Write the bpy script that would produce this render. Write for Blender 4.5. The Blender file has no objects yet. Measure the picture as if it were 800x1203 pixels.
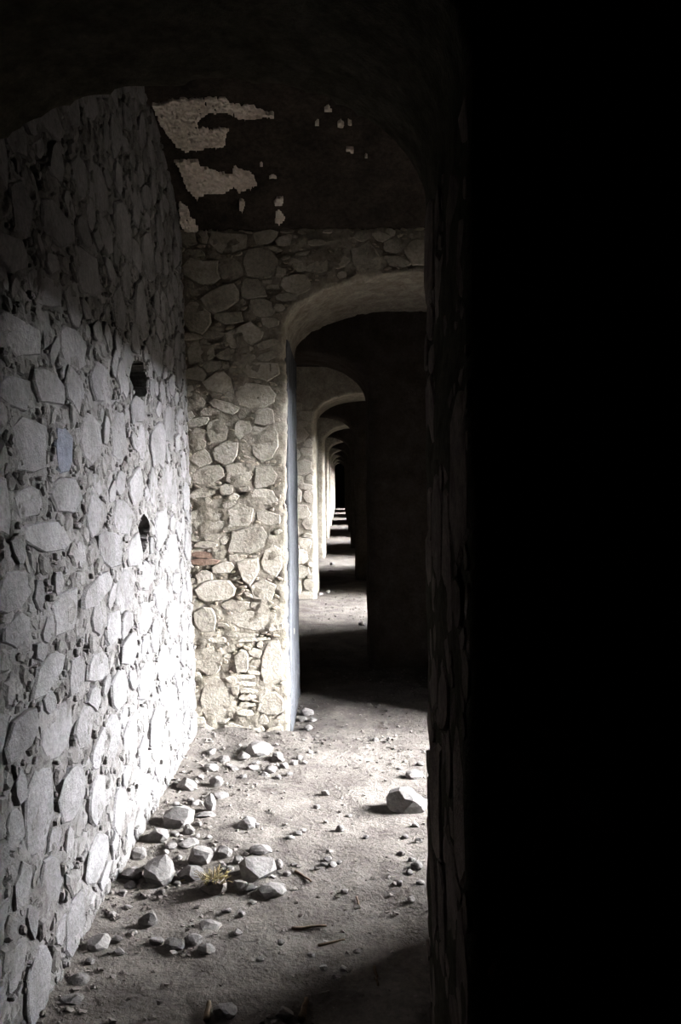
import bpy, bmesh, math, random
import numpy as np
from mathutils import Vector, Matrix, noise

# ------------------------------------------------------------------ camera, sky, exposure
scene = bpy.context.scene
col = scene.collection
W, H, F = 800, 1203, 950.0            # frame and focal length in pixels
h = 1.55                              # eye height
U = h * F / 1000.0                    # depth (m) at which eye height spans 1000 px
cam_d = bpy.data.cameras.new('camera')
cam_d.sensor_fit = 'VERTICAL'
cam_d.sensor_height = 24.0
cam_d.lens = 24.0 * F / H
cam_d.clip_start = 0.02
cam = bpy.data.objects.new('camera', cam_d)
col.objects.link(cam)
PITCH = math.atan((601.5 - 566.0) / F)
ROLL = math.radians(-0.45)
CAM_R = Matrix.Rotation(math.radians(90) - PITCH, 3, 'X') @ Matrix.Rotation(ROLL, 3, 'Z')
cam.matrix_world = Matrix.Translation((0, 0, h)) @ CAM_R.to_4x4()
scene.camera = cam

world = bpy.data.worlds.new('world')
scene.world = world
world.use_nodes = True
bg = world.node_tree.nodes['Background']
# hazy sky, a little brighter near the horizon than overhead
wn = world.node_tree
w_tc = wn.nodes.new('ShaderNodeTexCoord')
w_sp = wn.nodes.new('ShaderNodeSeparateXYZ')
w_mr = wn.nodes.new('ShaderNodeMapRange')
w_mr.inputs['To Min'].default_value = 1.0
w_mr.inputs['To Max'].default_value = 0.6
wn.links.new(w_tc.outputs['Generated'], w_sp.inputs[0])
wn.links.new(w_sp.outputs['Z'], w_mr.inputs['Value'])
wn.links.new(w_mr.outputs['Result'], bg.inputs['Strength'])
bg.inputs['Color'].default_value = (0.90, 0.945, 1.0, 1)
scene.view_settings.view_transform = 'Standard'
scene.view_settings.look = 'None'
scene.view_settings.gamma = 1.0
scene.view_settings.use_curve_mapping = False
scene.view_settings.exposure = 9.72

# ------------------------------------------------------------------ layout (metres)
A_FRONT = [d * U for d in (3.28, 7.2, 11.1, 15.1, 19.3, 23.5, 27.6, 31.7)]   # walls whose arch stands to the right
A_T = 0.72 * U
B_BACK = [d * U for d in (1.53, 5.08, 9.2, 13.3, 17.5, 21.7, 25.8, 29.9)]    # walls whose arch stands to the left
B_T = 0.54 * U
XL = -0.565 * h                       # left wall at the floor
XR = 1.02 * h                         # right wall of the lit rooms
RIGHT_T = 1.4                         # thickness of the outer wall
VAULT_Z = 1.97 * h
VAULT_R = 0.42
TOP = 4.3
WIN_D0, WIN_D1 = 1.19, 0.2           # window span, measured back from the arched wall
WIN_Z0, WIN_Z1 = 0.35, 2.22

rnd = random.Random(11)

def xl(z):                            # battered face of the left wall
    return XL - 0.028 * h * max(z, 0) / 3.0

def ray(px, py):
    v = Vector(((px - W / 2) / F, (H / 2 - py) / F, -1.0))
    return CAM_R @ v

def on_z(px, py, z=0.0):
    r = ray(px, py)
    t = (z - h) / r.z
    return Vector((0, 0, h)) + r * t

def on_x(px, py, x):
    r = ray(px, py)
    return Vector((0, 0, h)) + r * (x / r.x)

def on_y(px, py, y):
    r = ray(px, py)
    return Vector((0, 0, h)) + r * (y / r.y)

# portals guide the daylight sampling at each window
def portal(y0, y1, z0, z1, x):
    l = bpy.data.lights.new('window_portal', 'AREA')
    l.shape = 'RECTANGLE'
    l.size = z1 - z0
    l.size_y = y1 - y0
    l.cycles.is_portal = True
    o = bpy.data.objects.new('window_portal', l)
    col.objects.link(o)
    o.location = (x, (y0 + y1) / 2, (z0 + z1) / 2)
    o.rotation_euler = (0, math.radians(90), 0)

for ya in A_FRONT:
    portal(ya - WIN_D0, ya - WIN_D1, WIN_Z0, WIN_Z1, XR + RIGHT_T)

# ------------------------------------------------------------------ materials
def material(name, c1, c2, scale=6.0, bump=0.4, fine=60.0, rough=0.95, vary=0.25, c3=None, dist=0.01):
    m = bpy.data.materials.new(name)
    m.use_nodes = True
    nt = m.node_tree
    b = nt.nodes['Principled BSDF']
    b.inputs['Roughness'].default_value = rough
    b.inputs['Specular IOR Level'].default_value = 0.0
    tc = nt.nodes.new('ShaderNodeNewGeometry')
    oi = nt.nodes.new('ShaderNodeObjectInfo')
    n1 = nt.nodes.new('ShaderNodeTexNoise')
    n1.inputs['Scale'].default_value = scale
    n1.inputs['Detail'].default_value = 6
    n1.inputs['Roughness'].default_value = 0.65
    n2 = nt.nodes.new('ShaderNodeTexNoise')
    n2.inputs['Scale'].default_value = fine
    n2.inputs['Detail'].default_value = 5
    n2.inputs['Roughness'].default_value = 0.7
    nt.links.new(tc.outputs['Position'], n1.inputs['Vector'])
    nt.links.new(tc.outputs['Position'], n2.inputs['Vector'])
    r = nt.nodes.new('ShaderNodeValToRGB')
    r.color_ramp.elements[0].position = 0.34
    r.color_ramp.elements[1].position = 0.68
    r.color_ramp.elements[0].color = (*c1, 1)
    r.color_ramp.elements[1].color = (*c2, 1)
    if c3:
        e = r.color_ramp.elements.new(0.5)
        e.color = (*c3, 1)
    nt.links.new(n1.outputs['Fac'], r.inputs['Fac'])
    # fine speckle and a per-piece shift of tone
    mr = nt.nodes.new('ShaderNodeMapRange')
    mr.inputs['From Min'].default_value = 0.3
    mr.inputs['From Max'].default_value = 0.7
    mr.inputs['To Min'].default_value = 0.72
    mr.inputs['To Max'].default_value = 1.22
    nt.links.new(n2.outputs['Fac'], mr.inputs['Value'])
    mv = nt.nodes.new('ShaderNodeMapRange')
    mv.inputs['To Min'].default_value = 1.0 - vary
    mv.inputs['To Max'].default_value = 1.0 + vary * 0.6
    nt.links.new(oi.outputs['Random'], mv.inputs['Value'])
    mm = nt.nodes.new('ShaderNodeMath')
    mm.operation = 'MULTIPLY'
    nt.links.new(mr.outputs['Result'], mm.inputs[0])
    nt.links.new(mv.outputs['Result'], mm.inputs[1])
    vm = nt.nodes.new('ShaderNodeVectorMath')
    vm.operation = 'SCALE'
    nt.links.new(r.outputs['Color'], vm.inputs[0])
    nt.links.new(mm.outputs['Value'], vm.inputs['Scale'])
    nt.links.new(vm.outputs['Vector'], b.inputs['Base Color'])
    bp = nt.nodes.new('ShaderNodeBump')
    bp.inputs['Strength'].default_value = bump
    bp.inputs['Distance'].default_value = dist
    ad = nt.nodes.new('ShaderNodeMath')
    ad.operation = 'ADD'
    nt.links.new(n1.outputs['Fac'], ad.inputs[0])
    nt.links.new(n2.outputs['Fac'], ad.inputs[1])
    nt.links.new(ad.outputs['Value'], bp.inputs['Height'])
    nt.links.new(bp.outputs['Normal'], b.inputs['Normal'])
    return m

M = {}
M['stone_left'] = material('limewashed grey stone', (0.081, 0.075, 0.073), (0.138, 0.130, 0.128), 7, 0.5, 55, vary=0.18, dist=0.022)
M['chip_left'] = material('grey stone chips', (0.061, 0.055, 0.050), (0.122, 0.114, 0.110), 14, 0.6, 70, vary=0.0)
M['mortar_left'] = material('brown grey earth mortar', (0.052, 0.047, 0.043), (0.122, 0.113, 0.109), 9, 0.8, 45, vary=0.0)
M['stone_blue'] = material('blue grey slate stone', (0.060, 0.062, 0.073), (0.100, 0.102, 0.118), 7, 0.5, 55, vary=0.1, dist=0.022)
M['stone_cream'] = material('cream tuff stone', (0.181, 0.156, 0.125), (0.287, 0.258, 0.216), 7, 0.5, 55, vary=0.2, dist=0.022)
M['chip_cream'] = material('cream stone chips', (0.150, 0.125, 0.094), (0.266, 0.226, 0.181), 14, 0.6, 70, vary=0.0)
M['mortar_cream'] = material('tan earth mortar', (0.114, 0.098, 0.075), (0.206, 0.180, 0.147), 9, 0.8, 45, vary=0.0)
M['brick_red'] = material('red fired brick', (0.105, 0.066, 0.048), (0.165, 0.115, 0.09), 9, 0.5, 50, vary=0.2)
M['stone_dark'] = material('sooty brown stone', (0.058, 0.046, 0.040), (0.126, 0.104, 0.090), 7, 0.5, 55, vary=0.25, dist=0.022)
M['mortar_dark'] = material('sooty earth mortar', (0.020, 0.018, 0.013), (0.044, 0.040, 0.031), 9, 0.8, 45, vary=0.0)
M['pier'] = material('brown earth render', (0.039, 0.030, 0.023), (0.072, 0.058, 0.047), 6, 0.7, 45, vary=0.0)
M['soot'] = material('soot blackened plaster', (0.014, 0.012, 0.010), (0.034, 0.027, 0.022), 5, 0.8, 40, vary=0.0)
M['plaster'] = material('bare tan lime plaster', (0.34, 0.285, 0.24), (0.44, 0.38, 0.33), 5, 0.12, 40, vary=0.05)
M['dirt'] = material('dusty brown earth', (0.061, 0.052, 0.046), (0.117, 0.103, 0.090), 3.5, 0.9, 48, vary=0.0, dist=0.015)
M['rock'] = material('pale rubble rock', (0.092, 0.083, 0.077), (0.164, 0.150, 0.141), 9, 0.5, 60, vary=0.28)
M['gravel'] = material('rubble gravel', (0.068, 0.059, 0.051), (0.147, 0.130, 0.118), 14, 0.5, 60, vary=0.0)
M['twig'] = material('dry brown twig', (0.070, 0.048, 0.034), (0.150, 0.110, 0.076), 20, 0.4, 90, vary=0.3)
M['straw'] = material('dry yellow straw', (0.174, 0.133, 0.064), (0.267, 0.220, 0.116), 20, 0.3, 90, vary=0.2)
M['ground'] = material('ground darkened to cut bounce', (0.012, 0.011, 0.009), (0.023, 0.021, 0.018), 1.2, 0.4, 20, vary=0.0)  # unseen outside ground, kept very dark to cut light bounced through the windows

# ------------------------------------------------------------------ helpers
def link(name, me, mat=None, parent=None, loc=None, label=None, cat=None, group=None, kind=None):
    o = bpy.data.objects.new(name, me)
    col.objects.link(o)
    if mat is not None and me is not None and not me.materials:
        me.materials.append(mat)
    if parent is not None:
        o.parent = parent
    if loc is not None:
        o.location = loc
    if label:
        o['label'] = label
    if cat:
        o['category'] = cat
    if group:
        o['group'] = group
    if kind:
        o['kind'] = kind
    return o

def smooth(me, on=True):
    me.polygons.foreach_set('use_smooth', [on] * len(me.polygons))
    return me

def mesh(name, verts, faces, sm=True):
    me = bpy.data.meshes.new(name)
    me.from_pydata([tuple(v) for v in verts], [], faces)
    me.validate()
    me.update()
    return smooth(me, sm)

def fbm(p, s, o=3):
    return noise.fractal(Vector(p) * s, 0.9, 2.0, o)

def prism(poly, axis, a, b):
    """closed prism of a 2D polygon; axis 'y': poly in (x,z); axis 'x': poly in (y,z)"""
    n = len(poly)
    vs = []
    for t in (a, b):
        for p in poly:
            vs.append((p[0], t, p[1]) if axis == 'y' else (t, p[0], p[1]))
    fs = [list(range(n)), list(range(2 * n - 1, n - 1, -1))]
    for i in range(n):
        j = (i + 1) % n
        fs.append([i, i + n, j + n, j])
    me = bpy.data.meshes.new('solid')
    me.from_pydata(vs, [], fs)
    bm = bmesh.new()
    bm.from_mesh(me)
    bmesh.ops.recalc_face_normals(bm, faces=bm.faces)
    bm.to_mesh(me)
    bm.free()
    return me

def roughen(me, voxel, amp, scale, seed=0.0, fine=0.0):
    """voxel-remesh a solid and push its skin about so that it reads as worn masonry"""
    o = bpy.data.objects.new('tmp', me)
    col.objects.link(o)
    r = o.modifiers.new('r', 'REMESH')
    r.mode = 'VOXEL'
    r.voxel_size = voxel
    r.use_smooth_shade = True
    dg = bpy.context.evaluated_depsgraph_get()
    out = bpy.data.meshes.new_from_object(o.evaluated_get(dg))
    bpy.data.objects.remove(o)
    nv = len(out.vertices)
    co = np.empty(nv * 3); no = np.empty(nv * 3)
    out.vertices.foreach_get('co', co)
    out.vertices.foreach_get('normal', no)
    co = co.reshape(-1, 3); no = no.reshape(-1, 3)
    d = np.array([fbm((c[0] + seed, c[1], c[2]), scale) + 0.45 * noise.noise(Vector(c) * scale * 5.3) for c in co])
    d = d * amp
    if fine:
        d += np.array([fine * fbm((c[0], c[1], c[2] + seed), 13, 2) - 0.045 * max(0.0, fbm((c[0], c[1] + 3, c[2] * 1.6), 16, 2) - 0.22) for c in co])
    co += no * d[:, None]
    out.vertices.foreach_set('co', co.ravel())
    out.update()
    return smooth(out)

def ellipse_arch(xc, hw, zs, zc, n=20, right_to_left=False):
    pts = []
    for i in range(n + 1):
        a = math.pi * (1 - i / n)
        pts.append((xc + hw * math.cos(a), zs + (zc - zs) * math.sin(a)))
    return pts

# ------------------------------------------------------------------ rubble masonry: stones as single pieces
def star(n, rn, jit=0.12, sq=3.4):
    """angles and radii of a rounded, irregular polygon of unit half size"""
    off = rn.uniform(0, 6.28)
    an, ra = [], []
    for i in range(n):
        a = off + (i + rn.uniform(-0.36, 0.36)) * 2 * math.pi / n
        r = (abs(math.cos(a)) ** sq + abs(math.sin(a)) ** sq) ** (-1 / sq)
        an.append(a)
        ra.append(r * (1 + rn.uniform(-jit, jit * 0.5)))
    return an, ra

class Rubble:
    """packs irregular stones on a rectangle (u0..u1, v0..v1) without overlaps"""
    def __init__(self, u0, u1, v0, v1, seed, res=0.006, allowed=None):
        self.u0, self.v0, self.res = u0, v0, res
        self.nu, self.nv = int((u1 - u0) / res) + 1, int((v1 - v0) / res) + 1
        self.mask = np.zeros((self.nu, self.nv), np.int32)
        self.rn = random.Random(seed)
        self.u1, self.v1 = u1, v1
        if allowed is not None:
            uu, vv = np.meshgrid(u0 + np.arange(self.nu) * res, v0 + np.arange(self.nv) * res, indexing='ij')
            self.mask[~allowed(uu, vv)] = -1
        self.stones = []

    def place(self, u, v, a, b, rot, n, force=False, gap=1.06, tag=None, jit=0.12):
        an, ra = star(n, self.rn, jit)
        R = max(a, b) * 1.45
        if not force and (u - a < self.u0 or u + a > self.u1 or v - b < self.v0 or v + b > self.v1):
            return False
        i0, i1 = int((u - R - self.u0) / self.res), int((u + R - self.u0) / self.res) + 2
        j0, j1 = int((v - R - self.v0) / self.res), int((v + R - self.v0) / self.res) + 2
        i0, j0 = max(i0, 0), max(j0, 0)
        i1, j1 = min(i1, self.nu), min(j1, self.nv)
        if i1 <= i0 or j1 <= j0:
            return False
        uu = (self.u0 + np.arange(i0, i1) * self.res - u)[:, None]
        vv = (self.v0 + np.arange(j0, j1) * self.res - v)[None, :]
        c, s = math.cos(rot), math.sin(rot)
        xx, yy = (uu * c + vv * s) / a, (-uu * s + vv * c) / b
        th = np.mod(np.arctan2(yy, xx), 2 * math.pi)
        ta = np.mod(np.array(an), 2 * math.pi)
        o = np.argsort(ta)
        rr = np.interp(th, ta[o], np.array(ra)[o], period=2 * math.pi)
        inside = np.hypot(xx, yy) < rr * gap
        sub = self.mask[i0:i1, j0:j1]
        if not force and (sub[inside] != 0).any():
            return False
        sub[inside] = len(self.stones) + 1
        pts = []
        for A, r in zip(an, ra):
            x, y = a * r * math.cos(A), b * r * math.sin(A)
            pts.append((x * c - y * s, x * s + y * c))
        self.stones.append((u, v, pts, tag, a * b))
        return True

    def grow(self, joint=0.006, most=1.6):
        """let every stone spread into half of the gap towards its neighbours, so that the pieces fit"""
        out = []
        for k, (u, v, pts, tag, ar) in enumerate(self.stones):
            q = []
            for (x, y) in pts:
                r = math.hypot(x, y)
                dx, dy = x / r, y / r
                t = r
                lim = min(r * most, r + 0.05)
                while t < lim:
                    i, j = int((u + dx * t - self.u0) / self.res), int((v + dy * t - self.v0) / self.res)
                    if not (0 <= i < self.nu and 0 <= j < self.nv):
                        break
                    m = self.mask[i, j]
                    if m != 0 and m != k + 1:
                        break
                    t += self.res * 0.7
                nr = max(r * 0.8, r + (t - r) * 0.5 - joint / 2)
                q.append((dx * nr, dy * nr))
            out.append((u, v, q, tag, ar))
        self.stones = out

    def fill(self, tries, rmin, rmax, asp=(0.7, 1.6), n=10, rot=0.5, gap=1.03, jit=0.24):
        k = 0
        for _ in range(tries):
            r = rmax - (rmax - rmin) * (_ / tries)
            u = self.rn.uniform(self.u0, self.u1)
            v = self.rn.uniform(self.v0, self.v1)
            q = math.sqrt(self.rn.uniform(*asp))
            k += self.place(u, v, r * q, r / q, self.rn.uniform(-rot, rot), n, gap=gap, jit=jit)
        return k

def stone_shape(pts, proud, rn, sink=0.04, dome=0.012, inset=0.93, edge=0.010):
    """verts in (u, v, out), faces"""
    n = len(pts)
    vs, fs = [], []
    tu, tv = rn.uniform(-0.03, 0.03), rn.uniform(-0.03, 0.03)
    for sc, dz, jt in ((1.03, -sink, 0), (1.0, proud - edge, 0.002), (inset, proud, 0.0)):
        for p in pts:
            k = 0 if dz < 0 else tu * p[0] + tv * p[1]
            vs.append((p[0] * sc, p[1] * sc, dz + k + rn.uniform(-jt, jt)))
    for r in (0, 1):
        for i in range(n):
            j = (i + 1) % n
            fs.append((r * n + i, r * n + j, (r + 1) * n + j, (r + 1) * n + i))
    fs.append(tuple(range(2 * n, 3 * n)))
    return vs, fs

def set_rubble(rb, frame, parent, mat_of, chip_mat, n_parts, proud=(-0.003, 0.007), seed=1, part='stone', chip_proud=(-0.005, 0.008), label=None):
    """largest n_parts stones become children of the wall, the rest one joined part"""
    rn = random.Random(seed)
    order = sorted(rb.stones, key=lambda s: -s[4])
    cv, cf = [], []
    for k, (u, v, pts, tag, ar) in enumerate(order):
        P, EU, EV, N = frame(u, v)
        size = math.sqrt(ar)
        single = k < n_parts
        if single:
            vs, fs = stone_shape(pts, rn.uniform(*proud), rn, dome=0.005, edge=min(0.006, size * 0.12))
            V = [EU * x + EV * y + N * z for x, y, z in vs]
            if EU.cross(EV).dot(N) < 0:
                fs = [tuple(reversed(f)) for f in fs]
            me = mesh(part, V, fs, False)
            o = link('brick' if tag == 'brick' else part, me, mat_of(tag, rn), parent, P)
            if tag == 'brick':
                o['label'] = 'red brick fragment'
            elif tag == 'blue':
                o['label'] = 'bluish grey stone'
        else:
            q = pts[::2] if len(pts) > 8 else pts
            vs, fs = stone_shape(q, rn.uniform(*chip_proud), rn, sink=0.03, dome=0.004, inset=0.7, edge=min(0.009, size * 0.4))
            b = len(cv)
            if EU.cross(EV).dot(N) < 0:
                fs = [tuple(reversed(f)) for f in fs]
            cv += [P + EU * x + EV * y + N * z for x, y, z in vs]
            cf += [tuple(i + b for i in f) for f in fs]
    if cv:
        link('stone_chips', mesh('stone_chips', cv, cf, False), chip_mat, parent, kind='stuff', label='small stone chips packed into the mortar joints')

# ------------------------------------------------------------------ floor
def floor_z(x, y):
    z = 0.018 * fbm((x, y, 3.1), 1.6) + 0.006 * noise.noise(Vector((x * 9, y * 9, 1.0)))
    # rubble silt banked up along the left wall and against the first arched wall
    z += 0.05 * math.exp(-max(x - XL, 0) / 0.16) * (0.6 + 0.4 * noise.noise(Vector((x, y * 2, 7))))
    if 3.6 < y < A_FRONT[0] + 0.02 and x < -0.2:
        z += 0.06 * math.exp(-(A_FRONT[0] - y) / 0.13) * (0.55 + 0.9 * abs(noise.noise(Vector((x * 5, y * 2, 2)))))
    return z

def build_floor():
    xs = np.arange(-1.7, 2.7, 0.022)
    ys = [-2.6]
    while ys[-1] < 56:
        y = ys[-1]
        ys.append(y + (0.10 if y < 1.4 else max(0.018, 0.006 * y) if y < 13 else 0.3 if y < 20 else 0.8))
    vs, fs = [], []
    nx = len(xs)
    for y in ys:
        for x in xs:
            z = floor_z(x, y)
            if y < 7:
                z += 0.004 * noise.noise(Vector((x * 31, y * 31, 0))) + 0.006 * fbm((x, y, 0), 12, 2)
            vs.append((x, y, z))
    for j in range(len(ys) - 1):
        for i in range(nx - 1):
            a = j * nx + i
            fs.append((a, a + 1, a + nx + 1, a + nx))
    return link('floor', mesh('floor', vs, fs), M['dirt'], label='dusty trodden earth floor running through all the rooms', kind='structure')

floor = build_floor()

# ------------------------------------------------------------------ left wall of the first room
HOLES = [(163, 446, 8, 19), (168, 626, 5, 19)]            # putlog holes (px, py, half width, half height)
hole_uv = []
for px, py, hw_, hh_ in HOLES:
    c = on_x(px, py, xl(2.0)); a = on_x(px + hw_, py, xl(2.0)); b = on_x(px, py - hh_, xl(2.0))
    hole_uv.append((c.y, c.z, abs(a.y - c.y), abs(b.z - c.z)))

def build_left_wall():
    y0, y1, z0, z1, st = 1.25, A_FRONT[0] + 0.3, -0.12, 3.75, 0.011
    ny, nz = int((y1 - y0) / st) + 1, int((z1 - z0) / st) + 1
    vs, fs = [], []
    for j in range(nz):
        z = z0 + j * st
        for i in range(ny):
            y = y0 + i * st
            x = xl(z) - 0.005 + 0.012 * fbm((0, y, z), 2.2, 3) + 0.011 * fbm((5, y, z), 13, 3)
            x -= 0.05 * max(0.0, fbm((9, y, z), 19, 2) - 0.22)
            for (cu, cv, a, b) in hole_uv:
                q = ((y - cu) / a) ** 2 + ((z - cv) / b) ** 2
                if q < 1.6:
                    x -= 0.55 * max(0.0, min(1.0, (1.2 - q) / 0.15))
            vs.append((x, y, z))
    for j in range(nz - 1):
        for i in range(ny - 1):
            a = j * ny + i
            fs.append((a, a + 1, a + ny + 1, a + ny))
    me = mesh('wall_left', vs, fs)
    bm = bmesh.new(); bm.from_mesh(me)
    be = [e for e in bm.edges if e.is_boundary]
    r = bmesh.ops.extrude_edge_only(bm, edges=be)
    nvs = [g for g in r['geom'] if isinstance(g, bmesh.types.BMVert)]
    for v in nvs:
        v.co.x = -1.75
    bmesh.ops.holes_fill(bm, edges=[e for e in bm.edges if e.is_boundary], sides=0)
    bmesh.ops.recalc_face_normals(bm, faces=bm.faces)
    bm.to_mesh(me); bm.free()
    return link('wall_left', smooth(me, False), M['mortar_left'], label='tall rubble stone wall along the left of the first room', kind='structure')

wall_left = build_left_wall()

def frame_left(u, v):
    return Vector((xl(v) + 0.012 * fbm((0, u, v), 2.2, 3), u, v)), Vector((0, 1, 0)), Vector((0, 0, 1)), Vector((1, 0, 0))

def allow_left(uu, vv):
    ok = np.ones_like(uu, bool)
    for (cu, cv, a, b) in hole_uv:
        ok &= ((uu - cu) / (a * 1.05)) ** 2 + ((vv - cv) / (b * 1.05)) ** 2 > 1
    return ok

rb = Rubble(1.9, A_FRONT[0] - 0.005, 0.0, 3.55, 5, allowed=allow_left)
LEFT_STONES = [  # px, py, width, height of the stones that stand out
    (37, 523, 42, 62), (75, 527, 20, 50, 'blue'), (108, 516, 24, 62), (143, 514, 18, 54), (186, 523, 17, 52),
    (32, 591, 34, 32), (78, 583, 36, 42), (113, 606, 19, 46), (145, 609, 20, 38), (55, 633, 52, 36), (91, 661, 38, 56),
    (128, 646, 30, 42), (158, 648, 17, 37), (15, 696, 38, 48), (110, 694, 38, 34), (146, 694, 22, 42), (174, 676, 16, 32),
    (76, 718, 30, 45), (170, 727, 18, 36), (131, 737, 18, 40), (188, 703, 14, 40), (113, 782, 26, 36), (53, 792, 46, 40),
    (150, 762, 18, 36), (20, 742, 30, 40), (201, 570, 22, 50), (139, 812, 20, 44), (22, 861, 42, 54), (67, 859, 38, 58),
    (97, 856, 22, 50), (129, 868, 21, 56), (152, 872, 15, 48), (45, 956, 36, 92), (81, 932, 28, 62), (110, 940, 22, 50),
    (81, 1087, 24, 62), (37, 1155, 26, 80), (20, 1044, 40, 80), (56, 1040, 26, 66), (108, 1010, 24, 56), (136, 950, 18, 46),
    (28, 395, 50, 44), (144, 362, 13, 52), (94, 410, 30, 44), (60, 455, 40, 40), (20, 460, 36, 38), (120, 450, 24, 44),
    (170, 362, 14, 60), (188, 420, 13, 50), (201, 500, 14, 44), (160, 570, 18, 40), (190, 620, 16, 50), (204, 650, 14, 44),
    (170, 800, 18, 44), (190, 780, 14, 44), (205, 730, 13, 46), (180, 860, 16, 50), (200, 830, 12, 50), (165, 930, 16, 44),
    (60, 340, 44, 40), (110, 320, 30, 50), (20, 300, 40, 46), (70, 260, 40, 44), (150, 270, 20, 60), (180, 300, 14, 60), (120, 220, 26, 50)]
for s in LEFT_STONES:
    c = on_x(s[0], s[1], XL - 0.02)
    a = on_x(s[0] - s[2] / 2, s[1], XL - 0.02); a2 = on_x(s[0] + s[2] / 2, s[1], XL - 0.02)
    b = on_x(s[0], s[1] - s[3] / 2, XL - 0.02); b2 = on_x(s[0], s[1] + s[3] / 2, XL - 0.02)
    rb.place((a.y + a2.y) / 2, c.z, abs(a2.y - a.y) / 2 * 0.94, abs(b2.z - b.z) / 2 * 0.94, rb.rn.uniform(-0.12, 0.12), 9, tag=(s[4] if len(s) > 4 else None), jit=0.2)
rb.fill(900, 0.05, 0.08, (0.6, 1.8), 9)
rb.fill(6500, 0.016, 0.042, (0.6, 2.2), 8, rot=1.5)
rb.fill(12000, 0.007, 0.016, (0.6, 2.2), 8, rot=1.5, gap=1.15)
rb.grow(0.008)
set_rubble(rb, frame_left, wall_left, lambda t, r: M['stone_blue'] if t == 'blue' else M['stone_left'], M['chip_left'], 290, seed=3)

# ------------------------------------------------------------------ arched cross walls
def a_poly(crown, spring):
    op = ellipse_arch(0.30 * h, 0.506 * h, h + spring * h, h + crown * h)
    p = [(-1.7, -0.15), (-0.206 * h, -0.15)] + op + [(0.806 * h, -0.15), (2.9, -0.15), (2.9, TOP), (-1.7, TOP)]
    return p

def b_poly(crown, spring):
    op = [((x + 0.205 * h) * 1.28 - 0.205 * h if x < -0.205 * h else x, z) for x, z in ellipse_arch(-0.205 * h, 0.357 * h, h + spring * h, h + crown * h, 24)]
    p = [(-1.7, -0.15), (-1.0, -0.15), (-1.0, h + spring * h)] + op + [(0.152 * h, -0.15), (2.9, -0.15), (2.9, TOP), (-1.7, TOP)]
    return p

a0_me = roughen(prism(a_poly(0.79, 0.585), 'y', A_FRONT[0] + 0.012, A_FRONT[0] + A_T), 0.02, 0.007, 2.6, fine=0.009)
wall_a0 = link('wall_cross', a0_me, M['mortar_cream'], label='cream rubble cross wall with a low arched doorway facing the first room', kind='structure')
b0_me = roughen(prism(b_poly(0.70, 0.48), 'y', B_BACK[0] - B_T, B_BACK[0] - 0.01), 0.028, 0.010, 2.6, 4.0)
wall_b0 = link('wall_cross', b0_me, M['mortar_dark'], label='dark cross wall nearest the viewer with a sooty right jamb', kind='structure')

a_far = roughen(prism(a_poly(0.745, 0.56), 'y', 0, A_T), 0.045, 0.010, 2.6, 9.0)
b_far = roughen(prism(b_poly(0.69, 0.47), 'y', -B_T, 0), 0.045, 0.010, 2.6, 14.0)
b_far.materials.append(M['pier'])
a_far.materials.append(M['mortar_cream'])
ORD = ['', 'second', 'third', 'fourth', 'fifth', 'sixth', 'seventh', 'eighth']
far_a, far_b = [], []
for k in range(1, 8):
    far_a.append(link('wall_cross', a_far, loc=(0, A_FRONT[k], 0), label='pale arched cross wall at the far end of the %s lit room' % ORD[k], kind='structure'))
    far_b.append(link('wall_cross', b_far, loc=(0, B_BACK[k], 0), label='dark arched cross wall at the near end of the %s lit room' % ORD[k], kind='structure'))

# stones of the first arched wall's face
JL = -0.206 * h
def a0_allowed(uu, vv):
    xc, hw, zs, zc = 0.30 * h, 0.506 * h, h + 0.585 * h, h + 0.79 * h
    inside = (np.abs(uu - xc) < hw + 0.03) & (vv < zs)
    e = ((uu - xc) / (hw + 0.03)) ** 2 + ((np.maximum(vv, zs) - zs) / (zc - zs + 0.03)) ** 2 < 1
    return ~(inside | e)

def frame_a0(u, v):
    return Vector((u, A_FRONT[0] + 0.012, v)), Vector((1, 0, 0)), Vector((0, 0, 1)), Vector((0, -1, 0))

ra = Rubble(-0.95, XR - 0.02, 0.0, 3.05, 8, res=0.005, allowed=a0_allowed)
A0_STONES = [
    (238, 652, 26, 7, 'brick'), (240, 661, 30, 7, 'brick'),
    (230, 473, 18, 16), (255, 507, 22, 28), (285, 505, 18, 22), (243, 527, 36, 24), (280, 557, 28, 28), (265, 576, 15, 13), (283, 588, 33, 26),
    (317, 592, 34, 50), (247, 611, 40, 30), (291, 636, 46, 30), (252, 694, 48, 24), (308, 694, 26, 22), (299, 729, 50, 22),
    (240, 728, 26, 26), (319, 780, 26, 52), (254, 824, 36, 56), (314, 841, 44, 48), (283, 778, 14, 26), (245, 778, 22, 28),
    (310, 520, 30, 40), (300, 465, 40, 30), (255, 450, 30, 24), (318, 545, 24, 26), (320, 660, 22, 34), (264, 668, 18, 20), (240, 850, 20, 24),
    (288, 796, 20, 5), (288, 804, 22, 5), (290, 812, 20, 5), (291, 820, 18, 6), (290, 829, 18, 5), (288, 838, 18, 6), (290, 848, 18, 8),
    (285, 747, 34, 5), (298, 752, 36, 4), (232, 755, 16, 5), (255, 752, 18, 6), (306, 802, 16, 8), (240, 640, 24, 7)]
for s in A0_STONES:
    yy = A_FRONT[0]
    c = on_y(s[0], s[1], yy)
    k = yy / F / (ray(s[0], s[1]).y)
    ra.place(c.x, c.z, s[2] / 2 * k * 0.96, s[3] / 2 * k * 0.96, ra.rn.uniform(-0.06, 0.06) - 0.008, 9, tag=(s[4] if len(s) > 4 else None), force=(len(s) > 4), jit=0.15)
ra.fill(1500, 0.05, 0.09, (0.8, 2.0), 10, rot=0.3)
ra.fill(4500, 0.016, 0.05, (0.8, 3.2), 8, rot=0.35)
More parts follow.
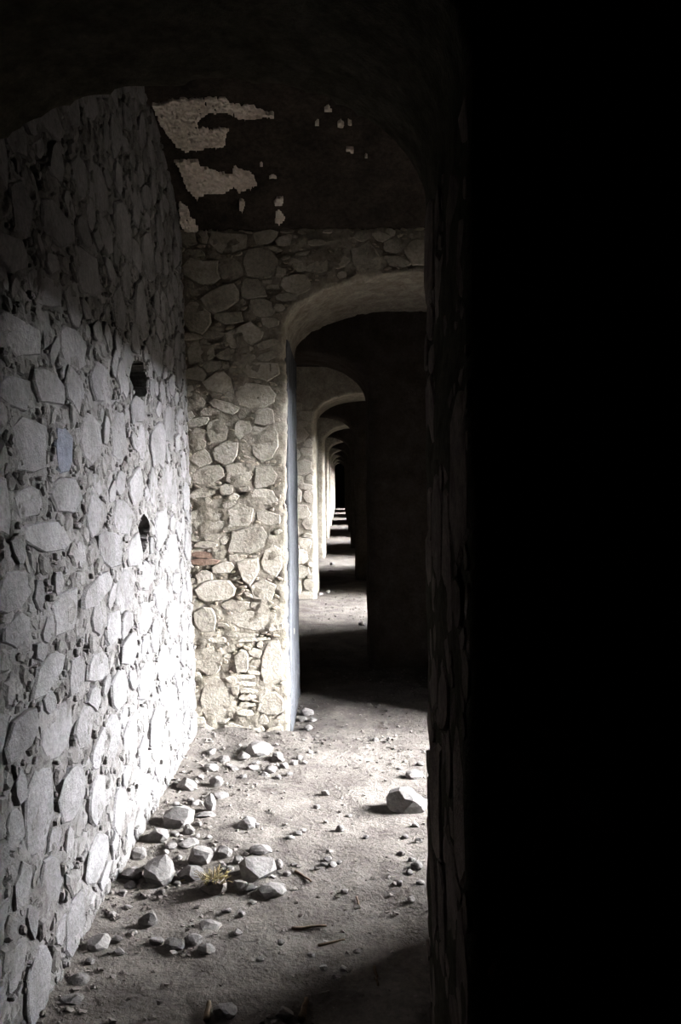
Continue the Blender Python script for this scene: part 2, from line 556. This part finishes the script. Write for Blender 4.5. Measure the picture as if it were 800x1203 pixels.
ra.fill(6000, 0.007, 0.016, (0.8, 3.2), 8, rot=0.5, gap=1.15)
ra.grow(0.005)
set_rubble(ra, frame_a0, wall_a0, lambda t, r: M['brick_red'] if t == 'brick' else M['stone_cream'], M['chip_cream'], 240, proud=(-0.001, 0.011), seed=4, chip_proud=(0.0, 0.011))

# reveal and face of the near dark jamb
XB = 0.152 * h
def frame_b0r(u, v):
    return Vector((XB + 0.004, u, v)), Vector((0, 1, 0)), Vector((0, 0, 1)), Vector((-1, 0, 0))
rj = Rubble(B_BACK[0] - B_T + 0.02, B_BACK[0] - 0.02, 0.0, h + 0.46 * h, 21)
rj.fill(300, 0.07, 0.12, (0.35, 0.8), 10, rot=0.15)
rj.fill(1200, 0.025, 0.07, (0.4, 1.4), 9, rot=0.4)
rj.fill(1500, 0.012, 0.025, (0.6, 2.0), 8, rot=1.0)
rj.grow()
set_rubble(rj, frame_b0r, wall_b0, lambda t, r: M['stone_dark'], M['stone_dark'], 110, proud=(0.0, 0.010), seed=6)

def frame_b0f(u, v):
    return Vector((u, B_BACK[0] - B_T + 0.004, v)), Vector((1, 0, 0)), Vector((0, 0, 1)), Vector((0, -1, 0))
rf = Rubble(XB + 0.03, 1.3, 0.0, 2.9, 22)
rf.fill(500, 0.08, 0.14, (0.7, 1.7), 10, rot=0.3)
rf.fill(1500, 0.03, 0.08, (0.7, 2.0), 9, rot=0.6)
rf.grow()
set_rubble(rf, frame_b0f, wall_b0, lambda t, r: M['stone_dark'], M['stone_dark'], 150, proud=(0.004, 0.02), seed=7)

# lining added on the first doorway's left jamb, its dark grey painted as shade
M['shade_grey'] = material('bluish grey painted shade', (0.038, 0.038, 0.040), (0.062, 0.062, 0.065), 6, 0.4, 50, vary=0.0)
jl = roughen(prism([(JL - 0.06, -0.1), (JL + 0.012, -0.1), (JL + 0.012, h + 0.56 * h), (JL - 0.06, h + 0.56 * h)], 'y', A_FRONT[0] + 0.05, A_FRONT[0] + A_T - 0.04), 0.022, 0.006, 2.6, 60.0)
o = link('jamb_shade', jl, M['shade_grey'], wall_a0)
o['label'] = 'bluish grey painted shade on the doorway jamb'

# second arched wall: the strip of its face that shows
def frame_a1(u, v):
    return Vector((u, -0.002, v)), Vector((1, 0, 0)), Vector((0, 0, 1)), Vector((0, -1, 0))
r1 = Rubble(-0.85, JL - 0.02, 0.0, 2.6, 31)
r1.fill(400, 0.07, 0.12, (0.8, 1.8), 10, rot=0.3)
r1.fill(900, 0.03, 0.07, (0.8, 2.2), 9, rot=0.4)
r1.grow()
set_rubble(r1, frame_a1, far_a[0], lambda t, r: M['stone_cream'], M['chip_cream'], 90, proud=(0.004, 0.016), seed=9)

# ------------------------------------------------------------------ vaults, outer wall, closing walls
def vault_z(y, y0, y1):
    t = (y - y0) / (y1 - y0)
    return VAULT_Z + VAULT_R * 4 * t * (1 - t)

def build_bay(k):
    y0, y1 = B_BACK[k], A_FRONT[k]
    n = 24
    curve = [(y0 - 0.1 + (y1 - y0 + 0.2) * i / n, vault_z(y0 - 0.1 + (y1 - y0 + 0.2) * i / n, y0, y1)) for i in range(n + 1)]
    me = prism(curve + [(y1 + 0.1, TOP), (y0 - 0.1, TOP)], 'x', -1.7, XR + RIGHT_T)
    if k == 0:
        me = roughen(me, 0.03, 0.010, 2.4, 30.0)
    global ceiling_first
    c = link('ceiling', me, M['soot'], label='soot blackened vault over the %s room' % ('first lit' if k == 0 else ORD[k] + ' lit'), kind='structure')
    if k == 0:
        ceiling_first = c
    # outer wall on the right with its window
    a, b = y1 - WIN_D0, y1 - WIN_D1
    ys = [y0 - 0.15, a, b, y1 + 0.15]
    zs = [-0.12, WIN_Z0, WIN_Z1, TOP - 0.05]
    vs, fs = [], []
    for x in (XR, XR + RIGHT_T):
        for z in zs:
            for y in ys:
                vs.append((x, y, z))
    for s in (0, 16):
        for j in range(3):
            for i in range(3):
                if (i, j) == (1, 1):
                    continue
                q = s + j * 4 + i
                fs.append((q, q + 1, q + 5, q + 4))
    def side(p, q):
        fs.append((p, q, q + 16, p + 16))
    for i in range(3):
        side(i, i + 1); side(12 + i, 13 + i); side(4 * i, 4 * i + 4); side(4 * i + 3, 4 * i + 7)
    for p, q in ((5, 6), (6, 10), (10, 9), (9, 5)):
        side(p, q)
    me = bpy.data.meshes.new('wall_right')
    me.from_pydata(vs, [], fs)
    bm = bmesh.new(); bm.from_mesh(me)
    bmesh.ops.recalc_face_normals(bm, faces=bm.faces)
    bm.to_mesh(me); bm.free()
    if k == 0:
        me = roughen(me, 0.04, 0.012, 2.4, 40.0)
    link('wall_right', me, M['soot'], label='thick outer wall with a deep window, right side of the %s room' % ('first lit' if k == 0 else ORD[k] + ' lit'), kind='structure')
    # left wall of the further rooms
    if k > 0:
        link('wall_left', prism([(-1.7, -0.12), (XL, -0.12), (xl(3.5), TOP - 0.02), (-1.7, TOP - 0.02)], 'y', y0 - 0.1, y1 + 0.1), M['mortar_left'],
             label='pale rubble left wall of the %s lit room' % ORD[k], kind='structure')
    # dark chamber between this arched wall and the next one
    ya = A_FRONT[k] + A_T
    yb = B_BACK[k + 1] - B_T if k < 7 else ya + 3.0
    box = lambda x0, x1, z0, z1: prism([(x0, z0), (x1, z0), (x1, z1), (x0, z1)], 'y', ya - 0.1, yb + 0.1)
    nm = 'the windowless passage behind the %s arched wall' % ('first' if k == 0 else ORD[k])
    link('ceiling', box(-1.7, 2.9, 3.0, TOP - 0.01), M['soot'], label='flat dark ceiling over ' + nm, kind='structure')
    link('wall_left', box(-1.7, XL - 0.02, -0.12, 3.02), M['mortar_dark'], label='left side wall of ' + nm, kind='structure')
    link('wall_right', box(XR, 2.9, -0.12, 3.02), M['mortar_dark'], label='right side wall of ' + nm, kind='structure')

for k in range(8):
    build_bay(k)
ye = A_FRONT[7] + A_T + 3.0
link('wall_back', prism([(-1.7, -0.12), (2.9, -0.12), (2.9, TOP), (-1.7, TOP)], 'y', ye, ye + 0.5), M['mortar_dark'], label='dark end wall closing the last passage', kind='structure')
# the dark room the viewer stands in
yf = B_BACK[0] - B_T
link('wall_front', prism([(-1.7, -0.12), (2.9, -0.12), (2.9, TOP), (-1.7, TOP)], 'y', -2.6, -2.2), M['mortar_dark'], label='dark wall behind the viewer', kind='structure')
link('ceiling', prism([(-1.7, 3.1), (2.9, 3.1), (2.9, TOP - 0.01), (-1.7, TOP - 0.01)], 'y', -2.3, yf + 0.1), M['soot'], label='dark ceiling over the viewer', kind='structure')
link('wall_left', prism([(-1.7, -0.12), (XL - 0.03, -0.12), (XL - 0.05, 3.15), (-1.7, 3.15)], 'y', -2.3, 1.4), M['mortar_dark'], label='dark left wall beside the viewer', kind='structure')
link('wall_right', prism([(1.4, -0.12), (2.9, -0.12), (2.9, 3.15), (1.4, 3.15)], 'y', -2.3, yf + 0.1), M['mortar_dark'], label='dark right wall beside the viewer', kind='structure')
# unseen dark slope added outside, shaped to cut low sky and bounce light
hx = [2.7, 9, 16, 24, 34, 60]
hz = [-0.05, -0.05, 0.4, 1.2, 2.0, 3.0]
hv, hf = [], []
for i, x in enumerate(hx):
    for j in range(40):
        y = -50 + j * 4.5
        hv.append((x, y, hz[i] + (0.5 * noise.noise(Vector((x * 0.2, y * 0.15, 0))) if i > 1 else 0)))
for i in range(len(hx) - 1):
    for j in range(39):
        a = i * 40 + j
        hf.append((a, a + 40, a + 41, a + 1))
link('ground', mesh('ground', hv, hf), M['ground'], label='dark unseen slope added outside the windows to limit light', kind='structure')
# ------------------------------------------------------------------ bare plaster left on the first vault
def vault_hit(px, py):
    r = ray(px, py)
    y0, y1 = B_BACK[0], A_FRONT[0]
    lo, hi = (y0 - 0.2) / r.y, (y1 + 0.3) / r.y
    for i in range(200):
        t = lo + (hi - lo) * i / 200
        p = Vector((0, 0, h)) + r * t
        if p.z > vault_z(p.y, y0, y1):
            return p
    return Vector((0, 0, h)) + r * hi

def in_poly(x, y, poly):
    c = False
    n = len(poly)
    for i in range(n):
        x1, y1 = poly[i]; x2, y2 = poly[i - 1]
        if (y1 > y) != (y2 > y) and x < (x2 - x1) * (y - y1) / (y2 - y1) + x1:
            c = not c
    return c

def plaster_patch(poly, st=2.0, ragged=2.5):
    xs = [p[0] for p in poly]; ys = [p[1] for p in poly]
    idx, vs, fs = {}, [], []
    y0, y1 = B_BACK[0], A_FRONT[0]
    def vert(i, j):
        if (i, j) not in idx:
            p = vault_hit(i * st, j * st)
            idx[(i, j)] = len(vs)
            vs.append((p.x, p.y, vault_z(p.y, y0, y1) - 0.016 - 0.001 * noise.noise(Vector((i * .3, j * .3, 0)))))
        return idx[(i, j)]
    for i in range(int(min(xs) / st), int(max(xs) / st) + 1):
        for j in range(int(min(ys) / st), int(max(ys) / st) + 1):
            x, y = (i + .5) * st, (j + .5) * st
            x += ragged * noise.noise(Vector((x * .22, y * .22, 5))); y += ragged * noise.noise(Vector((x * .22, y * .22, 9)))
            if in_poly(x, y, poly) and noise.noise(Vector((x * .35, y * .6, 2))) > -0.36:
                fs.append((vert(i, j), vert(i + 1, j), vert(i + 1, j + 1), vert(i, j + 1)))
    if not fs:
        return None
    me = mesh('plaster_patch', vs, fs)
    bm = bmesh.new(); bm.from_mesh(me)
    for _ in range(3):
        bmesh.ops.smooth_vert(bm, verts=[v for v in bm.verts if v.is_boundary], factor=0.5, use_axis_x=True, use_axis_y=True, use_axis_z=False)
    r = bmesh.ops.extrude_edge_only(bm, edges=[e for e in bm.edges if e.is_boundary])
    for g in r['geom']:
        if isinstance(g, bmesh.types.BMVert):
            g.co.z += 0.03
    bmesh.ops.recalc_face_normals(bm, faces=bm.faces)
    bm.to_mesh(me); bm.free()
    return me

def zpoly(pts, ox=150, oy=80, sc=2.162):
    return [(ox + a / sc, oy + b / sc) for a, b in pts]
def blob(cx, cy, w, hh, rn):
    return [(cx + w / 2 * math.cos(a) * rn.uniform(.7, 1.15), cy + hh / 2 * math.sin(a) * rn.uniform(.7, 1.15)) for a in [k * .785 for k in range(8)]]
rn = random.Random(77)
PATCHES = [
    zpoly([(62, 85), (110, 75), (165, 68), (250, 65), (262, 80), (310, 85), (345, 102), (375, 114), (330, 119), (290, 122), (250, 105), (205, 105), (180, 120), (175, 140), (215, 145), (258, 143), (248, 165), (245, 190), (210, 195), (150, 203), (125, 195), (100, 160), (80, 130)]),
    zpoly([(118, 228), (180, 228), (185, 245), (240, 262), (265, 262), (268, 243), (290, 250), (318, 258), (328, 290), (300, 300), (285, 310), (268, 292), (240, 312), (200, 310), (175, 325), (150, 300), (135, 260)]),
    zpoly([(126, 335), (150, 345), (165, 375), (182, 400), (165, 417), (140, 412), (133, 370)])]
PATCHES += [zpoly(blob(*q, rn)) for q in ((508, 98, 26, 13), (540, 135, 20, 18), (563, 130, 13, 14), (481, 132, 11, 16), (565, 200, 26, 13), (368, 268, 28, 9),
                                          (290, 340, 20, 32), (385, 333, 28, 28), (385, 372, 28, 30), (340, 238, 12, 10), (604, 216, 10, 8))]
PATCHES += [[(388, 271), (410, 269), (433, 273), (436, 277), (415, 277), (395, 276)], [(300, 272), (330, 270), (336, 275), (310, 276)], [(222, 268), (262, 269), (262, 273), (226, 274)]]
for k, poly in enumerate(PATCHES):
    me = plaster_patch(poly, 1.1, 3.0 if k < 3 else 1.5)
    if me:
        o = link('plaster_patch', me, M['plaster'], ceiling_first)
        o['label'] = 'bare tan plaster patch'

# ------------------------------------------------------------------ rubble lying on the floor
def floor_hit(px, py):
    p = on_z(px, py, 0.0)
    for _ in range(4):
        p = on_z(px, py, floor_z(p.x, p.y))
    return p

def rock_mesh(a, b, c, rn, sub=2, cuts=9):
    bm = bmesh.new()
    bmesh.ops.create_icosphere(bm, subdivisions=sub, radius=1.0)
    planes = []
    for _ in range(cuts):
        n = Vector((rn.gauss(0, 1), rn.gauss(0, 1), rn.gauss(0, 1))).normalized()
        planes.append((n, rn.uniform(0.55, 0.85)))
    off = rn.uniform(0, 50)
    for v in bm.verts:
        for n, d in planes:
            e = v.co.dot(n) - d
            if e > 0:
                v.co -= n * e
        v.co *= 1 + 0.06 * noise.noise(v.co * 2.5 + Vector((off, 0, 0)))
    lo = [min(v.co[i] for v in bm.verts) for i in range(3)]
    hi = [max(v.co[i] for v in bm.verts) for i in range(3)]
    for v in bm.verts:
        for i, s_ in enumerate((a, b, c)):
            v.co[i] = ((v.co[i] - lo[i]) / (hi[i] - lo[i]) - (0.5 if i < 2 else 0.0)) * 2 * s_
    me = bpy.data.meshes.new('rock')
    bm.to_mesh(me)
    bm.free()
    return smooth(me, False)

def rock(px, py, w, hh, label, group=None, rn=random.Random(5), mat='rock', name='rock', sink=0.22, deep=None):
    p = floor_hit(px, py)
    k = (p - Vector((0, 0, h))).length / F
    a = w * k / 2
    b = (deep or rn.uniform(0.75, 1.05)) * a
    c = max(0.009, hh * k * 0.45)
    me = rock_mesh(a, b, c, rn)
    zmin = min(floor_z(p.x + dx * a, p.y + b + dy * b) for dx in (-.7, 0, .7) for dy in (-.7, 0, .7))
    o = link(name, me, M[mat], None, (p.x, p.y + b * 0.6, zmin - 2 * c * sink), label, 'rock' if name == 'rock' else 'clod', group)
    o.rotation_euler = (0, 0, rn.uniform(-.4, .4))
    return o

ROCKS = [  # px, base py, width, height, label
    (184, 1040, 31, 35, 'large upright pale rock close to the foot of the left wall'),
    (302, 1034, 38, 31, 'largest grey rock in the middle of the rubble scatter'),
    (234, 1017, 28, 25, 'angular pale rock right of the upright rock by the left wall'),
    (224, 1034, 30, 18, 'low grey rock directly in front of the angular pale rock'),
    (262, 1007, 19, 15, 'squarish grey rock left of the largest scatter rock'),
    (281, 1047, 17, 13, 'dark rounded stone tucked below the largest scatter rock'),
    (294, 1048, 16, 10, 'small smooth pale stone in front of the dark rounded stone'),
    (319, 1053, 29, 13, 'flat slab of rock at the right front of the scatter'),
    (327, 1021, 13, 13, 'small stone touching the right side of the largest scatter rock'),
    (306, 1004, 25, 11, 'thin flat slab behind the largest scatter rock'),
    (279, 1015, 11, 10, 'small stone between the squarish rock and the largest rock'),
    (289, 974, 21, 17, 'lone white block casting a shadow in the middle of the floor'),
    (301, 973, 9, 9, 'pebble touching the lone white block'),
    (246, 952, 13, 28, 'upright wedge of pale stone near the corner'),
    (240, 960, 22, 8, 'flat slab lying in front of the upright wedge'),
    (257, 938, 20, 9, 'flat pale slab right of the upright wedge'),
    (253, 924, 16, 15, 'white pointed rock behind the upright wedge'),
    (218, 928, 24, 17, 'tan rock against the foot of the left wall near the corner'),
    (247, 906, 17, 10, 'low white rock just in front of the corner'),
    (261, 895, 15, 11, 'bright white rock at the foot of the cross wall'),
    (246, 887, 13, 9, 'small cream rock in the corner of the two walls'),
    (303, 888, 32, 19, 'big cream lump of fallen masonry at the foot of the cross wall'),
    (286, 893, 14, 12, 'cream stone leaning on the left side of the big cream lump'),
    (325, 893, 14, 12, 'cream stone on the right side of the big cream lump'),
    (208, 972, 31, 28, 'brown rock leaning on the left wall above the pale rocks'),
    (221, 980, 13, 15, 'small white rock right of the brown leaning rock'),
    (183, 990, 25, 22, 'pale pointed rock at the wall behind the upright rock'),
    (200, 998, 13, 9, 'small stone between the pointed rock and the pale slab'),
    (220, 996, 23, 10, 'pale slab behind the angular pale rock'),
    (161, 1009, 19, 13, 'low pale rock in a gap at the foot of the left wall'),
    (153, 1034, 21, 16, 'dark grey rock left of the upright rock'),
    (152, 1044, 15, 8, 'small dark stone at the wall left of the upright rock'),
    (172, 1089, 20, 18, 'rough grey rock in front of the upright rock'),
    (114, 1116, 24, 18, 'dark grey rock at the foot of the left wall in the foreground'),
    (135, 1107, 15, 8, 'flat grey stone right of the dark foreground rock'),
    (183, 1110, 15, 10, 'leftmost stone of the low dim row in the foreground'),
    (204, 1116, 22, 13, 'dark stone in the low dim row in the foreground'),
    (226, 1110, 20, 12, 'lightest stone in the low dim row in the foreground'),
    (241, 1122, 19, 11, 'rightmost stone of the low dim row in the foreground'),
    (243, 1093, 26, 9, 'half buried flat slab behind the low dim row'),
    (90, 1157, 22, 11, 'pale slab near the bottom left corner beside the wall'),
    (82, 1179, 24, 9, 'thin slab nearest the viewer beside the left wall'),
    (264, 1198, 24, 14, 'half buried dark rock at the bottom edge of the picture'),
    (334, 1197, 18, 13, 'dim lump of rock at the bottom edge beside a stick'),
    (479, 953, 46, 34, 'large bright topped rock half hidden by the dark jamb'),
    (487, 915, 20, 12, 'pale stone behind the large bright topped rock'),
    (399, 977, 10, 11, 'white pebble alone on the path'),
    (490, 1022, 13, 11, 'white stone beside the dark jamb'),
    (484, 1013, 8, 7, 'pebble just left of the white stone by the jamb'),
    (481, 1028, 8, 7, 'pebble in front of the white stone by the jamb'),
    (382, 934, 9, 7, 'small white stone on the brightly lit strip of floor'),
    (361, 841, 15, 13, 'grey stone in shade just inside the arched doorway'),
    (355, 848, 10, 8, 'small shaded stone against the arched doorway jamb'),
    (368, 848, 9, 7, 'small shaded stone right of the stone inside the doorway'),
    (362, 858, 10, 7, 'small stone at the doorway threshold by the jamb'),
    (441, 871, 7, 5, 'tiny stone on the shadow edge beyond the doorway'),
    (390, 664, 6, 5, 'dark rock on the lit floor of the third room'),
    (388, 671, 4, 3, 'smaller dark rock in front of the third room rock'),
    (376, 700, 8, 6, 'pale rock at the foot of the second arched wall'),
    (385, 697, 6, 5, 'pebble right of the pale rock under the second arch'),
    (425, 735, 8, 7, 'rock at the base of the second dark pier'),
]
rr = random.Random(19)
for (px, py, w, hh, lb) in ROCKS:
    rock(px, py, w, hh, lb, rn=rr, deep=(0.8 if 'bright topped' in lb else None))
# pebbles nothing tells apart, cluster by cluster
CLUSTERS = [
    ('pale pebbles under the cross wall', 'pale pebble in the spill of fragments under the cream cross wall',
     [(296, 905, 15, 8), (318, 908, 16, 9), (334, 903, 10, 8), (310, 912, 9, 6), (345, 899, 9, 7), (275, 905, 10, 6), (285, 914, 8, 5), (327, 915, 8, 5), (340, 911, 8, 5), (268, 901, 8, 5), (352, 892, 8, 6), (358, 898, 7, 5), (364, 886, 7, 5), (300, 899, 9, 6), (330, 895, 8, 6)]),
    ('pebbles along the left wall', 'small grey pebble among the rocks along the left wall',
     [(205, 983, 9, 7), (212, 990, 8, 6), (194, 1003, 8, 6), (171, 1022, 9, 6), (143, 1052, 9, 7), (196, 1018, 8, 6), (209, 1010, 8, 6), (230, 985, 9, 6), (232, 970, 9, 6), (229, 946, 9, 7), (223, 942, 8, 6), (131, 1078, 10, 7), (150, 1068, 9, 6), (139, 1123, 11, 7), (156, 1098, 9, 6), (206, 947, 9, 7), (235, 915, 8, 6), (104, 1133, 10, 7), (190, 1050, 8, 5), (208, 1040, 8, 6)]),
    ('pebbles around the largest rock', 'small pebble close around the largest scatter rock',
     [(266, 1073, 11, 6), (284, 1077, 8, 7), (270, 1023, 8, 6), (320, 1033, 8, 6), (337, 1030, 9, 6), (345, 1018, 8, 6), (316, 1012, 8, 6), (290, 1006, 8, 5), (250, 1000, 8, 6), (262, 1019, 8, 5), (279, 1099, 10, 7), (297, 1063, 8, 5), (330, 1043, 9, 5), (245, 985, 8, 5)]),
    ('pebbles on the trodden path', 'tiny pebble on the bare trodden middle of the floor',
     [(349, 982, 11, 7), (341, 986, 10, 6), (356, 978, 8, 5), (385, 1013, 9, 6), (391, 1019, 10, 6), (379, 1018, 7, 5), (398, 1016, 7, 5), (372, 950, 7, 5), (410, 960, 7, 5), (430, 985, 7, 5), (405, 1050, 8, 5), (420, 1120, 9, 6), (380, 1140, 9, 6), (396, 1150, 10, 7), (404, 1141, 8, 6), (365, 1125, 8, 5), (330, 1110, 8, 5), (305, 1130, 9, 5)]),
    ('pebbles beside the dark jamb', 'pebble in the loose stones beside the near dark jamb',
     [(472, 1005, 8, 6), (494, 1040, 9, 7), (470, 1040, 7, 5), (492, 990, 9, 7), (488, 972, 8, 6), (476, 985, 7, 5), (484, 1060, 9, 6), (494, 900, 9, 7), (470, 905, 7, 5)]),
]
peb = []
for grp, lb, lst in CLUSTERS:
    for (px, py, w, hh) in lst:
        peb.append((px, py, rock(px, py, w, hh, lb, grp, rn=rr)))
# a pebble next to a rock of its own is named by that rock
pairs = []
for (rx, ry, rw, rh, lb) in ROCKS:
    for side_, test in (('left of', lambda dx, dy: dx < -abs(dy)), ('right of', lambda dx, dy: dx > abs(dy)),
                        ('in front of', lambda dx, dy: dy > abs(dx)), ('behind', lambda dx, dy: dy < -abs(dx))):
        c = sorted((math.hypot(px - rx, py - ry), k) for k, (px, py, o) in enumerate(peb) if test(px - rx, py - ry))
        for rank, word in ((0, 'nearest pebble'), (1, 'second nearest pebble'), (2, 'third nearest pebble')):
            t = '%s %s the %s' % (word, side_, lb)
            if len(c) > rank and c[rank][0] < 170 and len(t.split()) <= 16:
                pairs.append((c[rank][0] + 200 * rank, c[rank][1], t))
named = set()
for d, k, lb in sorted(pairs):
    if k not in named:
        named.add(k)
        peb[k][2]['label'] = lb
for k, (px, py, o) in enumerate(peb):
    if k not in named:
        o['label'] = {(318, 908): 'flat pale pebble in the middle of the spill under the cream cross wall',
                      (345, 1018): 'small pebble a little right of the largest scatter rock, behind the curved twig',
                      (379, 1018): 'leftmost of the tiny pebbles clustered on the trodden path',
                      (404, 1141): 'tiny pebble on the dim path near the slanting twig'}.get((px, py), o['label'])

# fine gravel too small to count
def build_gravel():
    rg = random.Random(41)
    bases = []
    for i in range(6):
        bm = bmesh.new()
        pts = [bm.verts.new((rg.gauss(0, 1), rg.gauss(0, 1), rg.gauss(0, .8))) for _ in range(9)]
        for v in pts:
            v.co = v.co.normalized()
        r = bmesh.ops.convex_hull(bm, input=bm.verts)
        bmesh.ops.delete(bm, geom=[g for g in r['geom_unused'] + r['geom_interior'] if isinstance(g, bmesh.types.BMVert)], context='VERTS')
        bm.verts.index_update()
        bases.append(([v.co.copy() for v in bm.verts], [[v.index for v in f.verts] for f in bm.faces]))
        bm.free()
    vs, fs = [], []
    n = 0
    while n < 5200:
        y = rg.uniform(1.6, 7.5) if n < 4700 else rg.uniform(9.0, 11.5)
        x = rg.uniform(XL, 1.5) if y < A_FRONT[0] else rg.uniform(JL, 1.2)
        den = 0.16 + 0.9 * math.exp(-(x - XL) / 0.22) * (y < A_FRONT[0])
        if 3.9 < y < A_FRONT[0]:
            den += 0.7 * math.exp(-(A_FRONT[0] - y) / 0.3)
        if rg.random() > den:
            continue
        s_ = 0.0025 + 0.012 * rg.random() ** 3
        z = floor_z(x, y)
        bv, bf = bases[rg.randrange(6)]
        m3 = Matrix.Rotation(rg.uniform(0, 6.28), 3, 'Z')
        o_ = len(vs)
        for v in bv:
            q = m3 @ v
            vs.append((x + q.x * s_, y + q.y * s_, z + s_ * .4 + q.z * s_ * .7))
        fs += [[i + o_ for i in f] for f in bf]
        n += 1
    link('gravel', mesh('gravel', vs, fs, False), M['gravel'], floor, label='fine gravel and grit strewn over the floor', kind='stuff')
build_gravel()

# ------------------------------------------------------------------ twigs, sticks and the straw tuft
def tube(pts, r0, r1, seg=6):
    vs, fs = [], []
    n = len(pts)
    for i, p in enumerate(pts):
        d = (pts[min(i + 1, n - 1)] - pts[max(i - 1, 0)]).normalized()
        sx = d.cross(Vector((0, 0, 1)))
        sx = sx.normalized() if sx.length > 1e-4 else Vector((1, 0, 0))
        sy = sx.cross(d)
        r = r0 + (r1 - r0) * i / (n - 1)
        for k in range(seg):
            a = k * 2 * math.pi / seg
            vs.append(p + sx * (r * math.cos(a)) + sy * (r * math.sin(a)))
    for i in range(n - 1):
        for k in range(seg):
            k2 = (k + 1) % seg
            fs.append((i * seg + k, i * seg + k2, (i + 1) * seg + k2, (i + 1) * seg + k))
    fs.append(tuple(range(seg - 1, -1, -1)))
    fs.append(tuple(range((n - 1) * seg, n * seg)))
    return vs, fs

def twig(x1, y1, x2, y2, r, label, name='twig', cat='twig', mat='twig'):
    a, b = floor_hit(x1, y1), floor_hit(x2, y2)
    pts = []
    L = (b - a).length
    for i in range(7):
        p = a.lerp(b, i / 6)
        p += Vector((noise.noise(Vector((x1, i * .9, 0))), noise.noise(Vector((y1, i * .9, 4))), 0)) * L * .05
        p.z = floor_z(p.x, p.y) + r * 0.9
        pts.append(p)
    base = pts[0].copy()
    vs, fs = tube([p - base for p in pts], r, r * .55)
    return link(name, mesh(name, vs, fs), M[mat], None, base, label, cat)

twig(347, 1025, 366, 1037, .006, 'short curved brown twig right of the largest scatter rock')
twig(343, 1092, 383, 1089, .006, 'straight brown twig lying across the foreground floor')
twig(374, 1112, 405, 1105, .005, 'thin slanting twig right of and nearer than the straight twig')
twig(419, 1055, 423, 1070, .005, 'tiny twig alone on the right half of the floor')
twig(440, 1138, 444, 1160, .006, 'dim twig pointing at the viewer near the dark jamb')
twig(243, 1202, 246, 1180, .011, 'short pale stick at the bottom edge, left of centre', 'stick', 'stick')
twig(354, 1202, 360, 1177, .012, 'split pale stick at the bottom edge beside the dim lump', 'stick', 'stick')
twig(206, 1038, 236, 1028, .004, 'thin straw stalk lying left of the straw tuft', 'straw_stalk', 'straw', 'straw')

def straw_tuft():
    p = floor_hit(249, 1052)
    root = link('straw_tuft', None, None, None, (p.x, p.y + .04, floor_z(p.x, p.y)), 'clod of earth with a tuft of yellow dry straw in the scatter', 'straw')
    root.empty_display_size = .05
    rt = random.Random(3)
    me = rock_mesh(.052, .042, .03, rt)
    c = link('clod', me, M['gravel'], root, (0, 0, -.015))
    vs, fs = [], []
    for i in range(80):
        a = rt.uniform(0, 6.28); q = rt.uniform(0, .05)
        b = Vector((q * math.cos(a), q * math.sin(a) * .8, .036))
        d = Vector((math.cos(a) * rt.uniform(.2, 1), math.sin(a) * rt.uniform(.2, 1), rt.uniform(.2, .9))).normalized() * rt.uniform(.02, .05)
        v2, f2 = tube([b, b + d * .5 + Vector((0, 0, .006)), b + d], .0022, .001, 4)
        o_ = len(vs)
        vs += v2
        fs += [tuple(i_ + o_ for i_ in f) for f in f2]
    s_ = link('straw', mesh('straw', vs, fs), M['straw'], root, kind='stuff', label='yellow dry straw')
straw_tuft()
